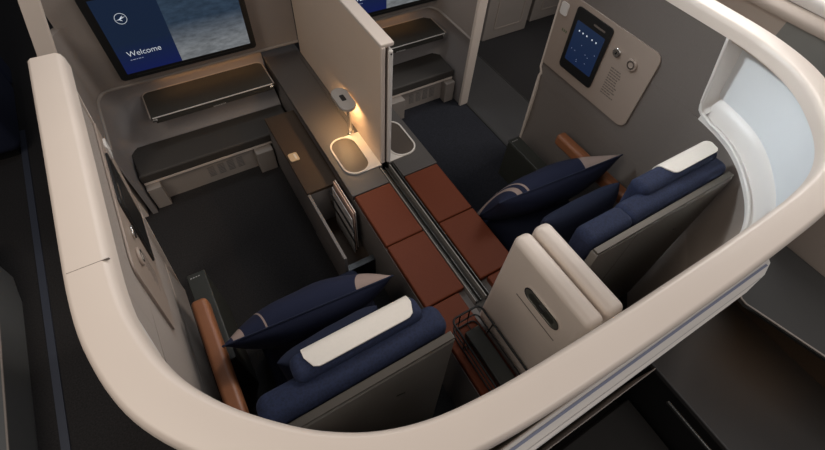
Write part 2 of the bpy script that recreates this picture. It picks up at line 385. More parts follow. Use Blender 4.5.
# ------------------------------------------------------------ control panels on the side walls
def stadium(r, h, n=10):
    return [(r*math.cos(a), h + r*math.sin(a)) for a in [PI*i/n for i in range(n+1)]] + [(r*math.cos(a), -h + r*math.sin(a)) for a in [PI + PI*i/n for i in range(n+1)]]
def control_panel(side, label):
    mr = MX if side else None
    X = -0.235
    t = thing('control_panel', label, 'control panel', ((2*MX - X) if side else X, 1.0, 0.8), None)
    sl = lean(side, 0) - lean(side, 1); OX = X - lean(side, 0) + 0.001
    M = frame((OX, 0, 0), (0, 1, 0), (sl, 0, 1))      # local x=Y y=up the wall z=into the suite
    MB().prism(rrect(0.715, 1.262, 0.632, 1.0, 0.035, corners=(0, 1, 1, 0)), 0, 0.006, M, 0.002).build('faceplate', CTRL, t, mirror=mr)
    def up(z): M2 = M.copy(); M2.translation = M2.translation + Vector((z, 0, 0)); return M2
    MB().prism(rrect(0.950, 1.158, 0.685, 0.978, 0.014), 0, 0.006, up(0.0055), 0.002).build('screen_frame', BLACK, t, mirror=mr)
    MB().prism(rrect(0.972, 1.136, 0.735, 0.925, 0.006), 0, 0.0012, up(0.0113)).build('screen', (SMALLSCR if side else BLACK), t, smooth=False, mirror=mr)
    ic = lambda: MB()
    icons = []
    for k, yy in enumerate((1.108, 1.085, 1.062, 1.030, 1.006)):
        icons.append([(yy + 0.0038*math.cos(a), 0.888 + 0.0038*math.sin(a)) for a in [2*PI*i/10 for i in range(10)]])
    rnd = random.Random(3)
    for k in range(9):
        yy = 0.985 + rnd.random()*0.13; zz = 0.75 + rnd.random()*0.10
        icons.append(rrect(yy, yy+0.005, zz, zz+0.0022, 0.001, 2))
    if side:
        for q, pts in enumerate(icons): MB().prism(pts, 0, 0.0006, up(0.0124)).build('screen_icon', SCRWHITE if q < 5 else SCRDIM, t, smooth=False, mirror=mr)
    MB().prism(rrect(0.985, 1.05, 0.944, 0.952, 0.003), 0, 0.0006, up(0.0113)).build('sensor_slot', PRINT, t, smooth=False, mirror=mr)
    for (y, z, r) in ((0.898, 0.905, 0.019), (0.815, 0.900, 0.026)):
        Mk = frame((OX + sl*z + 0.006, y, z), (0, 1, 0), (sl, 0, 1))
        k = MB().disc(Mk, r, 0.008, 28, 0.003).build('knob', CTRL if r > 0.02 else METAL, t, mirror=mr)
        Mk2 = frame((OX + sl*z + 0.0138, y, z), (0, 1, 0), (sl, 0, 1))
        if r > 0.02:
            ring([(0.7*r*math.cos(2*PI*i/24), 0.7*r*math.sin(2*PI*i/24)) for i in range(24)], [(0.45*r*math.cos(2*PI*i/24), 0.45*r*math.sin(2*PI*i/24)) for i in range(24)], 0, 0.0015, Mk2).build('knob_ring', METAL, k, mirror=mr)
        else:
            MB().prism(rrect(-0.004, 0.004, -0.006, 0.006, 0.003, 3), 0, 0.001, Mk2).build('socket', BLACK, k, mirror=mr)
    MB().prism(rrect(1.205, 1.248, 0.90, 0.955, 0.008), 0, 0.006, up(0.0055), 0.002).build('button', WHITEP, t, mirror=mr)
    gi = MB()
    for k in range(3): gi.prism(rrect(1.176 + 0.012*k, 1.184 + 0.012*k, 0.834, 0.846, 0.002, 3), 0, 0.0006, up(0.0058))
    gi.build('green_symbol', GREEN, t, smooth=False, mirror=mr)
    tx = MB(); rnd = random.Random(8)
    for k in range(11):
        z = 0.835 - 0.0125*k; y1 = 0.895; y0 = y1 - 0.055 - rnd.random()*0.02
        y = y1
        while y > y0 + 0.006:
            wd = 0.006 + rnd.random()*0.012
            tx.prism([(max(y-wd, y0), z), (y, z), (y, z+0.0055), (max(y-wd, y0), z+0.0055)], 0, 0.0005, up(0.0058)); y -= wd + 0.0025
    tx.build('fine_print', PRINT, t, smooth=False, mirror=mr)
    return t
def screen_mat(name, c_lo, c_hi, z0, z1, strength):
    m = bpy.data.materials.new(name); m.use_nodes = True; nt = m.node_tree; b = nt.nodes['Principled BSDF']
    b.inputs['Base Color'].default_value = (0.004, 0.004, 0.005, 1); b.inputs['Roughness'].default_value = 0.3; b.inputs['Specular IOR Level'].default_value = 0.03
    tc = nt.nodes.new('ShaderNodeTexCoord'); sp = nt.nodes.new('ShaderNodeSeparateXYZ'); nt.links.new(tc.outputs['Object'], sp.inputs[0])
    mr_ = nt.nodes.new('ShaderNodeMapRange'); mr_.inputs[1].default_value = z0; mr_.inputs[2].default_value = z1
    nt.links.new(sp.outputs[2], mr_.inputs[0])
    mx = nt.nodes.new('ShaderNodeMix'); mx.data_type = 'RGBA'; mx.inputs[6].default_value = (*c_lo, 1); mx.inputs[7].default_value = (*c_hi, 1)
    nt.links.new(mr_.outputs[0], mx.inputs[0]); nt.links.new(mx.outputs[2], b.inputs['Emission Color'])
    b.inputs['Emission Strength'].default_value = strength
    return m, nt, mx, b, tc, mr_
SMALLSCR = screen_mat('control_screen_picture', (0.007, 0.015, 0.045), (0.012, 0.022, 0.050), -0.07, 0.15, 1.0)[0]
SCRWHITE = mat('screen_white', (0.5, 0.55, 0.6), 0.4, emit=(0.75, 0.80, 0.88), estr=0.5)
SCRDIM = mat('screen_dim_text', (0.2, 0.2, 0.3), 0.4, emit=(0.25, 0.3, 0.45), estr=0.5)
control_panel(0, 'taupe seat control panel seen edge-on inside the left wall of the suite')
control_panel(1, 'taupe seat control panel with lit blue touchscreen and knobs on the right wall')

# ------------------------------------------------------------ front monitor walls (one per suite)
def front_wall(side):
    mr = MX if side else None
    lab = ('taupe fabric front wall around the large fully visible welcome screen, niche below', 'taupe fabric front wall beyond the divider, rounded footwell niche beside the doorway')[side]
    t = thing('monitor_wall', lab, 'wall panel', ((2*MX-0.15) if side else 0.15, 2.25, 0))
    # fabric face: plane Y=2.2, wrapping into the aisle-side wall
    e = -0.222 if side else -0.392; zt = 1.125 if side else 0.97; th = 0.034
    path = [(0.65, 2.2), (0.2, 2.2), (e+0.07, 2.2), (e+0.04, 2.192), (e+0.018, 2.172), (e+0.004, 2.14), (e, 2.10), (e, 1.775)]
    if side: MB().sweep(path, [(0, 0.475), (0, zt), (-th, zt), (-th, 0.475)]).build('fabric_face', SHELLF, t, angle=50, mirror=mr)
    else:
        MB().sweep(path, [(0, 0.475), (0, 0.80), (-th, 0.80), (-th, 0.475)]).build('fabric_face', SHELLF, t, angle=50, mirror=mr)
        MB().sweep([(0.65, 2.2), (0.2, 2.2), (-0.375, 2.2)], [(0, 0.8001), (0, zt), (-th, zt), (-th, 0.8001)]).build('upper_fabric', SHELLF, t, angle=50, mirror=mr)
        zt = 0.80
    # rounded lip along the bottom of the fabric
    lp = [(x + (0.004 if y < 2.19 else 0), y - 0.004, 0.470) for x, y in path]
    MB().tube(lp, 0.008).build('niche_lip', BASEP, t, mirror=mr)
    MB().box(-0.10, 0.44, 2.210, 2.222, 0.467, 0.474).build('light_strip', GLOW, t, smooth=False, mirror=mr)
    # niche: concave inner surface sweeping from behind the ottoman up to the lip
    b0 = 0.03 if side else 0.0; g = e + 0.012
    npath = [(0.442, 2.045+b0), (0.2, 2.045+b0), (g+0.10, 2.045+b0), (g+0.05, 2.03+b0), (g+0.015, 1.99+b0), (g, 1.93+b0), (g, 1.78)]
    npr = [(0.0, 0.0), (0.0, 0.195), (0.02, 0.215), (0.06, 0.25), (0.12, 0.29), (0.17, 0.34), (0.195, 0.40), (0.20, 0.468), (0.215, 0.468), (0.215, 0.0)]
    npr = [(-n, z) for n, z in npr]
    ns = [1.0, 1.0, 0.95, 0.7, 0.35, 0.14, 0.12]
    MB().sweep(npath, npr, nsc=ns).build('niche_surface', NICHE, t, angle=50, mirror=mr)
    # aisle-side cheek with cream outer face, post or top rail
    MB().box(e-0.058, e-0.0345, 1.775, 2.3, 0.0, zt, 0.004).build('side_cheek', CREAM, t, mirror=mr)
    if side:
        MB().box(-0.268, -0.204, 1.752, 1.774, 0.0, 1.125, 0.006).build('door_post', CREAM, t, mirror=mr)
    else:
        Mp = frame((-0.4845, 1.774, 0.30), (1, 0, 0), (0.275, 0, 1))       # leaning door post
        t_ = bmesh.new()
        a = [t_.verts.new(v) for v in ((-0.66, 1.752, 0.0), (-0.595, 1.752, 0.0), (-0.245, 1.752, 1.27), (-0.303, 1.752, 1.27))]
        c = [t_.verts.new(v.co + Vector((0, 0.022, 0))) for v in a]
        t_.faces.new(a[::-1]); t_.faces.new(c)
        for k in range(4): t_.faces.new((a[k], a[(k+1) % 4], c[(k+1) % 4], c[k]))
        pm = MB(); pm.merge(t_); pm.build('door_post', CREAM, t, bevel=0.005)
    return t
front_wall(0); front_wall(1)

# ------------------------------------------------------------ monitors
def monitor(x0, label, full_view):
    W = 0.652; Y = 2.135; z0 = 0.535; z1 = 0.93
    t = thing('monitor', label, 'screen', (x0 + W/2, Y+0.02, (z0+z1)/2), None)
    M = frame((x0, Y+0.045, z0), (1, 0, 0), (0, 0, 1))          # local z = -Y, towards the seat
    H = z1 - z0
    MB().prism(rrect(0, W, 0, H, 0.012), 0, 0.045, M, 0.004).build('bezel', BLACK, t)
    MB().prism(rrect(0.04, W-0.04, 0.03, H-0.03, 0.03), -0.022, 0.001, M).build('wall_mount', SHELLF, t)
    M2 = frame((x0, Y-0.0003, z0), (1, 0, 0), (0, 0, 1))
    m1, *_ = screen_mat('welcome_picture', (0.006, 0.010, 0.070), (0.008, 0.016, 0.038), -H*0.47, -H*0.06, 1.0)
    xs = 0.285
    xl = 0.035
    MB().prism([(xl, 0.030), (xs, 0.030), (xs, H-0.02), (xl, H-0.02)], 0, 0.0008, M2).build('welcome_screen_area', m1, t, smooth=False)
    m2, nt, mx, b, tc, mrr = screen_mat('cloud_picture', (0.25, 0.265, 0.28), (0.040, 0.068, 0.11), -H*0.30, H*0.05, 1.0)
    nz = nt.nodes.new('ShaderNodeTexNoise'); nz.inputs['Scale'].default_value = 26; nz.inputs['Detail'].default_value = 8
    mpn = nt.nodes.new('ShaderNodeMapping'); mpn.inputs['Scale'].default_value = (1, 1, 2.6); nt.links.new(tc.outputs['Object'], mpn.inputs[0]); nt.links.new(mpn.outputs[0], nz.inputs['Vector'])
    m3 = nt.nodes.new('ShaderNodeMix'); m3.data_type = 'RGBA'; m3.blend_type = 'MULTIPLY'; m3.inputs[0].default_value = 0.8
    nt.links.new(mx.outputs[2], m3.inputs[6]); nt.links.new(nz.outputs['Fac'], m3.inputs[7]); nt.links.new(m3.outputs[2], b.inputs['Emission Color'])
    MB().prism([(xs, 0.030), (W-0.028, 0.030), (W-0.028, H-0.02), (xs, H-0.02)], 0, 0.0008, M2).build('cloud_picture_area', m2, t, smooth=False)
    Mt = frame((x0 + 0.075, Y-0.0013, z0 + 0.110), (1, 0, 0), (0, 0, 1))
    text('Welcome', 0.037, Mt, SCRWHITE, 'welcome_text', t, -0.0003)
    Mt = frame((x0 + 0.077, Y-0.0013, z0 + 0.092), (1, 0, 0), (0, 0, 1))
    sb = MB(); x = 0.0
    for wd in (0.008, 0.012, 0.006, 0.011, 0.007): sb.prism([(x, 0), (x+wd, 0), (x+wd, 0.0035), (x, 0.0035)], 0, 0.0005, Mt); x += wd + 0.003
    sb.build('subtitle_line', SCRDIM, t, smooth=False)
    # crane emblem in a ring
    Mc = frame((x0 + 0.122, Y-0.0012, z0 + 0.283), (1, 0, 0), (0, 0, 1))
    circ = lambda r: [(r*1.0*math.cos(2*PI*i/32), r*math.sin(2*PI*i/32)) for i in range(32)]
    ring(circ(0.0240), circ(0.0222), 0, 0.0006, Mc).build('emblem_ring', SCRWHITE, t, smooth=False)
    bird(Mc, 0.019).build('emblem_bird', SCRWHITE, t, smooth=False)
    MB().prism(rrect(0.07, W-0.07, 0.014, 0.0165, 0.001, 2), 0, 0.0006, M2).build('bezel_line', DMETAL, t, smooth=False)
    return t
def bird(M, s):
    mb = MB()
    # slender body with long neck, two raised wings
    mb.prism([(-s, -0.20*s), (-0.35*s, -0.22*s), (0.1*s, -0.05*s), (0.55*s, 0.10*s), (1.0*s, 0.30*s), (0.5*s, 0.25*s), (0.0, 0.12*s), (-0.4*s, -0.05*s)], 0, 0.0006, M)
    mb.prism([(-0.3*s, -0.12*s), (0.02*s, -0.05*s), (0.30*s, 0.28*s), (0.62*s, 0.62*s), (0.2*s, 0.42*s), (-0.1*s, 0.15*s)], 0, 0.0006, M)
    mb.prism([(-0.45*s, -0.15*s), (-0.15*s, -0.12*s), (0.10*s, -0.42*s), (0.2*s, -0.60*s), (-0.15*s, -0.42*s)], 0, 0.0006, M)
    return mb
monitor(-0.244, 'large wall screen showing Welcome on navy beside clouds, in the left suite', True)
monitor(0.899, 'wall screen partly hidden above the divider top, in the right suite', False)

# ------------------------------------------------------------ tray tables
def tray(side, label):
    mr = MX if side else None
    t = thing('tray_table', label, 'tray table', ((2*MX-0.1) if side else 0.1, 2.13, 0.385), 'stowed tray tables')
    y0 = 2.015; y1 = 2.225
    MB().prism(rrect(-0.205, 0.42, y0, y1, 0.028, corners=(1, 1, 0, 0)), 0.372, 0.386, I4, 0.002).build('tabletop', TRAYM, t, mirror=mr)
    path = [(0.423, y0, 0.386), (0.423, y1-0.03, 0.386)] + [(0.393+0.03*math.cos(a), y1-0.03+0.033*math.sin(a), 0.386) for a in [PI/2*i/6 for i in range(1, 7)]] + \
           [(-0.178-0.03*math.sin(a), y1-0.03+0.033*math.cos(a), 0.386) for a in [PI/2*i/6 for i in range(0, 7)]] + [(-0.208, y0, 0.386)]
    MB().tube(path, 0.0035, 6).build('edge_rim', BASEP, t, mirror=mr)
    MB().box(-0.20, 0.415, y0-0.004, y0+0.001, 0.382, 0.388, 0.002).build('front_bar', WHITEP, t, mirror=mr)
    MB().box(-0.205, -0.180, y0-0.012, y0, 0.368, 0.380, 0.003).build('hinge', METAL, t, mirror=mr)
    MB().box(0.395, 0.42, y0-0.012, y0, 0.368, 0.380, 0.003).build('hinge', METAL, t, mirror=mr)
    MB().box(-0.19, 0.41, y0-0.004, y0+0.004, 0.352, 0.372, 0.002).build('front_fascia', TRAYM, t, mirror=mr)
    mk = MB(); x = 0.09
    for wd in (0.005, 0.003, 0.006, 0.003, 0.004, 0.006, 0.003, 0.005, 0.004):
        mk.box(x, x+wd, y0-0.0052, y0-0.0038, 0.352, 0.358); x += wd + 0.003
    mk.build('small_lettering', PAPERG, t, smooth=False, mirror=mr)
tray(0, 'dark stowed tray table under the large screen in the left suite')
tray(1, 'dark stowed tray table with bright front bar in the right suite')

# ------------------------------------------------------------ ottomans
def ottoman(side, label):
    mr = MX if side else None
    t = thing('ottoman', label, 'ottoman', ((2*MX-0.05) if side else 0.05, 1.94, 0), 'footwell ottomans')
    a = -0.196 if side else -0.372; q = 0.03 if side else 0.0
    MB().prism(rrect(a, 0.436, 1.832+q, 2.042+q, 0.035, corners=(0, 1, 0, 0)), 0.165, 0.222, I4, 0.012).build('seat_pad', BLACKC, t, mirror=mr)
    MB().box(a+0.002, 0.434, 1.836+q, 2.03+q, 0.150, 0.166, 0.003).build('pad_trim', CREAM, t, mirror=mr)
    MB().box(a+0.002, 0.434, 1.855+q, 2.03+q, 0.0, 0.150).build('base', BASEP, t, smooth=False, mirror=mr)
    MB().box(a+0.001, a+0.07, 1.80+q, 1.854+q, 0.0, 0.148, 0.004).build('side_box', BASEP, t, mirror=mr)
    MB().box(0.19, 0.285, 1.79+q, 1.854+q, 0.0, 0.148, 0.004).build('side_box', BASEP, t, mirror=mr)
    for k in range(4):
        v = MB(); x = -0.07 + 0.052*k
        for r in range(7):
            v.box(x, x+0.034, 1.8520+q, 1.8544+q, 0.045 + 0.011*r, 0.050 + 0.011*r)
        v.build('vent', LOWGREY, t, smooth=False, mirror=mr)
ottoman(0, 'low black padded ottoman below the tray table in the left suite')
ottoman(1, 'low black padded ottoman beyond the divider in the right suite')

# ------------------------------------------------------------ centre console
con = thing('centre_console', 'long centre console between the suites carrying divider, cushions and metal track', 'console', (MX, 1.1, 0))
for side in (0, 1):
    mr = MX if side else None
    MB().box(0.447, 0.632, 1.10, 2.36, 0.372, 0.400, 0.003).build('console_top', DARKTOP if side == 0 else DARKTOP, con, mirror=mr)
    MB().box(0.6325, 0.6512, 1.20, 2.355, 0.3725, 0.3995).build('inner_top', DARKTOP, con, smooth=False, mirror=mr)
    MB().box(0.452, 0.634, 0.075, 2.355, 0.0, 0.372).build('console_body', LOWGREY, con, smooth=False, mirror=mr)
    if side == 0:
        MB().box(0.290, 0.4515, 1.262, 1.83, 0.315, 0.332, 0.003).build('side_shelf', SHELFB, con)
        MB().box(0.295, 0.4515, 1.262, 1.828, 0.0, 0.314).build('shelf_body', LOWGREY, con, smooth=False)
        MB().box(0.290, 0.304, 0.87, 1.261, 0.0, 0.325, 0.003).build('pocket_side', LOWGREY, con)
        MB().box(0.305, 0.4515, 0.93, 1.2615, 0.0, 0.08).build('pocket_floor', SHELFB, con, smooth=False)
        MB().box(0.305, 0.4515, 0.90, 0.929, 0.0, 0.15).build('pocket_end', BLACK, con, smooth=False)
        tb = MB().prism(rrect(0.300, 0.345, 1.475, 1.53, 0.008), 0.333, 0.338, I4, 0.0015).build('pull_tab', mat('brass_tab', (0.62, 0.48, 0.30), 0.4), con)
        MB().prism(rrect(0.326, 0.336, 1.485, 1.52, 0.003), 0.338, 0.339, I4).build('tab_slot', WHITEP, tb, smooth=False)
# metal track between cushions
MB().box(0.635, 0.705, 0.075, 1.198, 0.0, 0.372).build('track_bed', mat('taupe_track_bed', (0.062, 0.055, 0.048), 0.7), con, smooth=False)
for x0, x1, z, m in ((0.636, 0.641, 0.399, RAILM), (0.646, 0.650, 0.388, DMETAL), (0.662, 0.666, 0.388, DMETAL), (0.684, 0.690, 0.398, RAILM), (0.699, 0.7035, 0.399, DMETAL)):
    MB().box(x0, x1, 0.42, 1.197, 0.372, z, 0.001).build('track_rail', m, con)

# oval trays flush in the console top on both sides of the divider
def oval_pad(side, label):
    mr = MX if side else None
    t = thing('oval_tray', label, 'tray', ((2*MX-0.55) if side else 0.55, 1.33, 0.40), 'oval console trays')
    out = rrect(0.478, 0.612, 1.205, 1.452, 0.062, 10); inn = rrect(0.485, 0.605, 1.212, 1.445, 0.056, 10)
    ring(out, inn, 0.4002, 0.4075, I4).build('rim', COVER, t, mirror=mr)
    MB().prism(inn, 0.4002, 0.4030, I4).build('mat', BROWNTOP, t, smooth=False, mirror=mr)
    # cream plate filling between the rim and the divider
    pl = [(0.6505, 1.205), (0.6505, 1.452), (0.552, 1.452)] + [p for p in out if p[0] > 0.552][::-1] + [(0.552, 1.205)]
    a = [p for p in out if p[0] >= 0.5495]
    a.sort(key=lambda p: -p[1])
    MB().prism([(0.6505, 1.2055)] + [(0.6505, 1.4515)] + (out[-10:] + out[:10])[::-1], 0.4002, 0.4042, I4).build('cream_plate', COVER, t, smooth=False, mirror=mr)
oval_pad(0, 'brown oval tray with lit white rim directly below the reading lamp')
oval_pad(1, 'brown oval tray with white rim on the right side of the divider')

# cushions on the console
CUS = (('russet leather console pad next to the oval tray with the reading lamp', 'russet leather console pad nearest the divider on the right suite side'),
       ('middle russet leather console pad of the left row, right of the navy pillow', 'second russet leather console pad of the right row, beside the striped navy pillow'),
       ('rearmost russet leather console pad, dark beside the seat back and the wire rack', 'rearmost russet pad of the right row, partly behind the tall cream panels'))
for side in (0, 1):
    mr = MX if side else None
    for k, (y0, y1) in enumerate(((0.800, 1.094), (0.489, 0.796), (0.085, 0.485))):
        x1 = 0.631 if k < 2 else (0.598 if side == 0 else 0.603)
        o = MB().box(0.453, x1, y0, y1, 0.3735, 0.404, 0.007).build('console_pad', RED, None, mirror=mr)
        tag(o, CUS[k][side], 'cushion', 'russet console pads')

# ------------------------------------------------------------ divider
dv = thing('divider_panel', 'tall cream privacy divider with white top edge standing on the centre console', 'divider', (0.68, 1.7, 0.40))
MB().box(0.6515, 0.672, 1.222, 2.194, 0.4005, 1.0, 0.003).build('left_panel', mat('beige_divider_face', (0.76, 0.61, 0.485), 0.5, 0.02, 8), dv)
MB().box(0.6515, 0.708, 1.215, 2.194, 0.995, 1.012, 0.005).build('top_cap', CREAM, dv)
MB().box(0.6525, 0.671, 1.212, 1.2235, 0.4005, 1.0, 0.004).build('front_edge', CREAM, dv)
MB().box(0.677, 0.684, 1.214, 2.19, 0.4005, 0.995).build('inner_slot', PRINT, dv, smooth=False)
MB().box(0.681, 0.700, 1.205, 2.194, 0.4005, 0.985, 0.006).build('sliding_panel', WHITEP, dv)
MB().disc(frame((0.690, 1.2055, 0.972), (1, 0, 0), (0, 0, 1)), 0.0035, 0.002, 12).build('screw', BLACK, dv)

# ------------------------------------------------------------ reading lamp
lp = thing('reading_lamp', 'small metal reading lamp with flat oval head glowing warm against the divider', 'lamp', (0.615, 1.46, 0.4045))
MB().disc(frame((0.615, 1.462, 0.4080), (1, 0, 0), (0, 1, 0)), 0.016, 0.004, 24, 0.001).build('base', METAL, lp)
MB().tube([(0.615, 1.466, 0.411), (0.615, 1.466, 0.585)], 0.0105, 16).build('stem', METAL, lp)
hd = MB().prism(rrect(0.563, 0.641, 1.405, 1.565, 0.036, 8), 0.587, 0.603, I4, 0.004).build('head', mat('satin_grey_lamp_head', (0.45, 0.41, 0.37), 0.4, 0.03, 30), lp)
MB().prism(rrect(0.590, 0.612, 1.468, 1.510, 0.005), 0.6032, 0.6042, I4).build('touch_window', BLACK, hd, smooth=False)
MB().prism(rrect(0.580, 0.626, 1.425, 1.548, 0.022, 8), 0.5845, 0.5865, I4).build('diffuser', LAMPGLOW, hd, smooth=False)
d = bpy.data.lights.new('reading_lamp_light', 'AREA'); d.shape = 'RECTANGLE'; d.size = 0.04; d.size_y = 0.10; d.energy = 0.8; d.color = (1.0, 0.62, 0.30)
lo = bpy.data.objects.new('reading_lamp_light', d); lo.location = (0.603, 1.485, 0.582); col.objects.link(lo)

# ------------------------------------------------------------ leaflets in the side pocket
LV = (('white leaflet nearest the console top in the side pocket', PAPERS, 0.425, 0.335), ('pink toned leaflet, middle one in the side pocket', PAPERP, 0.412, 0.345), ('grey patterned booklet, front one in the side pocket', PAPERG, 0.398, 0.325))
for k, (lb, m, x, z) in enumerate(LV):
    o = MB().box(x, x+0.004, 1.035 - 0.01*k, 1.245 - 0.012*k, 0.081, z+0.04, 0.0008).build('leaflet', m, None)
    tag(o, lb, 'leaflet', 'leaflets in the side pocket')

for z in (0.20, 0.285):
    MB().box(0.3935, 0.3955, 0.99, 1.258, z, z+0.022).build('pocket_strap', BLACK, con, smooth=False)

# ------------------------------------------------------------ seats
def rounded_block(mb, x0, x1, y0, y1, z0, z1, b, M=None, seg=5):
    t = bmesh.new(); bmesh.ops.create_cube(t, size=1)
    for v in t.verts: v.co = Vector(((x0+x1)/2 + v.co.x*(x1-x0), (y0+y1)/2 + v.co.y*(y1-y0), (z0+z1)/2 + v.co.z*(z1-z0)))
    bmesh.ops.bevel(t, geom=list(t.edges), offset=b, segments=seg, profile=0.5, affect='EDGES')
    mb.merge(t, M); return mb
def seat(dx, dhx, label, wing=0.0):
    t = thing('reclining_chair', label, 'seat', (dx + 0.09, 0.5, 0), 'navy suite seats')
    x0, x1 = dx - 0.153, dx + 0.319
    rounded_block(MB(), x0, x1, 0.34, 0.86, 0.12, 0.255, 0.03).build('seat_cushion', NAVYD, t)
    MB().box(x0+0.03, x1-0.03, 0.30, 0.84, 0.0, 0.12, 0.01).build('seat_base', BLACK, t)
    # tilted back
    th = math.radians(-3)
    Mb = Matrix.Translation((0, 0.183, 0.10)) @ Matrix.Rotation(th, 4, 'X')
    rounded_block(MB(), x0, x1, 0.027, 0.108, 0.20, 0.822, 0.028, Mb).build('backrest', NAVY, t)
    if wing: rounded_block(MB(), x0-wing, x0+0.02, 0.027, 0.104, 0.335, 0.818, 0.026, Mb).build('backrest_wing', NAVY, t)
    shp = MB().box(x0+0.004, x1-0.002, 0.0, 0.025, 0.0, 0.792, 0.008)
    for v in shp.bm.verts: v.co = Mb @ v.co
    if wing:
        sw = MB().box(x0-wing, x0+0.0035, 0.0, 0.025, 0.325, 0.792, 0.002)
        for v in sw.bm.verts: v.co = Mb @ v.co
        sw.build('shell_wing', SHELLS, t)
    sh = shp.build('back_shell', SHELLS, t)
    ed = MB().box(x0+0.004-wing, x1-0.004, 0.003, 0.024, 0.7925, 0.799, 0.002)
    for v in ed.bm.verts: v.co = Mb @ v.co
    ed.build('shell_trim', BRONZE, t)
    mk = Mb @ frame((x0+0.31, -0.0005, 0.60), (-1, 0, 0), (0, 0, 1))
    MB().prism(rrect(-0.018, 0.012, 0.004, 0.010, 0.003), -0.0005, 0.001, mk @ Matrix.Rotation(0.5, 4, 'Z')).build('shell_slot', BLACK, sh, smooth=False)
    bird(mk @ Matrix.Translation((0.0, -0.028, 0)), 0.013).build('shell_emblem', BASEP, sh, smooth=False)
    # headrest with wrap-over cover
    hx0, hx1 = dx + dhx[0], dx + dhx[1]
    Mh = Matrix.Translation((0, 0.334, 0.938)) @ Matrix.Rotation(math.radians(-6), 4, 'X')
    hr = rounded_block(MB(), hx0, hx1, -0.03, 0.04, -0.20, 0.0, 0.024, Mh).build('headrest', NAVY, t)
    cx0, cx1 = dx + dhx[2], dx + dhx[3]
    def cover_profile(e):
        pts = []
        for i in range(9):
            a = PI*0.5*i/8; pts.append((0.05+e - (0.026+e)*(1-math.sin(a)), -0.026 + (0.026+e)*math.cos(a)))
        pts = [(-0.020, e)] + [(0.04-0.026 + (0.026+e)*math.sin(PI/2*i/8), -0.026 + (0.026+e)*math.cos(PI/2*i/8)) for i in range(9)] + [(0.04+e, -0.08)]
        return pts
    t2 = bmesh.new(); N = 24; rows_o = []; rows_i = []
    for i in range(N+1):
        u = i/N; x = cx0 + (cx1-cx0)*u
        k = min(1, min(u, 1-u)*(cx1-cx0)/0.03); k = math.sqrt(max(0, 1-(1-k)**2))     # rounded corners
        po = cover_profile(0.005); pi_ = cover_profile(0.001)
        back_ = -0.020 - 0.018*k + 0.018
        ro = []; ri = []
        for P_, R_ in ((po, ro), (pi_, ri)):
            for j, (y, z) in enumerate(P_):
                if j == 0: y = 0.012 - 0.035*k
                if j == len(P_)-1: z = -0.045 - 0.045*k
                R_.append(t2.verts.new((x, y, z)))
        rows_o.append(ro); rows_i.append(ri)
    m_ = len(rows_o[0])
    for i in range(N):
        for j in range(m_-1):
            t2.faces.new((rows_o[i][j], rows_o[i+1][j], rows_o[i+1][j+1], rows_o[i][j+1]))
            t2.faces.new((rows_i[i][j], rows_i[i][j+1], rows_i[i+1][j+1], rows_i[i+1][j]))
        t2.faces.new((rows_o[i][0], rows_i[i][0], rows_i[i+1][0], rows_o[i+1][0]))
        t2.faces.new((rows_o[i][-1], rows_o[i+1][-1], rows_i[i+1][-1], rows_i[i][-1]))
    for i in (0, N):
        for j in range(m_-1): t2.faces.new((rows_o[i][j], rows_o[i][j+1], rows_i[i][j+1], rows_i[i][j]))
    cv = MB(); cv.merge(t2, Mh); cv.build('headrest_cover', COVER, hr, angle=60)
    return t
seat(0.010, (-0.056, 0.275, -0.020, 0.257), 'navy suite seat with pale headrest cover at lower left, behind the curved cap')
seat(1.128, (-0.053, 0.313, 0.072, 0.313), 'navy suite seat with pale headrest cover at right, its grey back shell in view', 0.165)

# lumbar cushions lying on the seats
def soft(name, label, cat, loc, rot, sx, sy, sz, m, group=None, pw=2.6, pinch=0.0, pu=None):
    pu = pu or pw
    t = bmesh.new(); N = 28; rows = []
    def hgt(u, v):
        return (max(0, 1-abs(u)**pu) * max(0, 1-abs(v)**pw))**0.55
    top = {}; bot = {}
    for i in range(N+1):
        for j in range(N+1):
            u = -1 + 2*i/N; v = -1 + 2*j/N
            u = math.sin(u*PI/2); v = math.sin(v*PI/2)
            k = 1 - pinch*(1-abs(u)**2)*(abs(v)**4) ; k2 = 1 - pinch*(1-abs(v)**2)*(abs(u)**4)
            x = u*sx/2*k2; y = v*sy/2*k; h = hgt(u, v)*sz/2
            wr = 1 + 0.05*math.sin(7*u+2*v) * (1-abs(u)) 
            top[i, j] = t.verts.new((x, y, h*wr + 0.0008)); bot[i, j] = t.verts.new((x, y, -h*wr - 0.0008))
    for i in range(N):
        for j in range(N):
            t.faces.new((top[i, j], top[i+1, j], top[i+1, j+1], top[i, j+1])); t.faces.new((bot[i, j], bot[i, j+1], bot[i+1, j+1], bot[i+1, j]))
    bd = [(i, 0) for i in range(N)] + [(N, j) for j in range(N)] + [(i, N) for i in range(N, 0, -1)] + [(0, j) for j in range(N, 0, -1)]
    for a in range(len(bd)):
        p, q = bd[a], bd[(a+1) % len(bd)]; t.faces.new((top[p], bot[p], bot[q], top[q]))
    mb = MB(); mb.merge(t); o = mb.build(name, m, None, angle=70, wn=False)
    o.location = loc; o.rotation_euler = rot
    if pinch:
        rim = []
        for a in bd[::2]:
            u = math.sin((-1+2*a[0]/N)*PI/2); v = math.sin((-1+2*a[1]/N)*PI/2)
            rim.append((u*sx/2*(1 - pinch*(1-abs(v)**2)*(abs(u)**4)), v*sy/2*(1 - pinch*(1-abs(u)**2)*(abs(v)**4)), 0))
        pp = MB().tube(rim, 0.0035, 6, closed=True).build('piping', NAVYD, None, wn=False); pp.parent = o
    return tag(o, label, cat, group)
R_ = math.radians
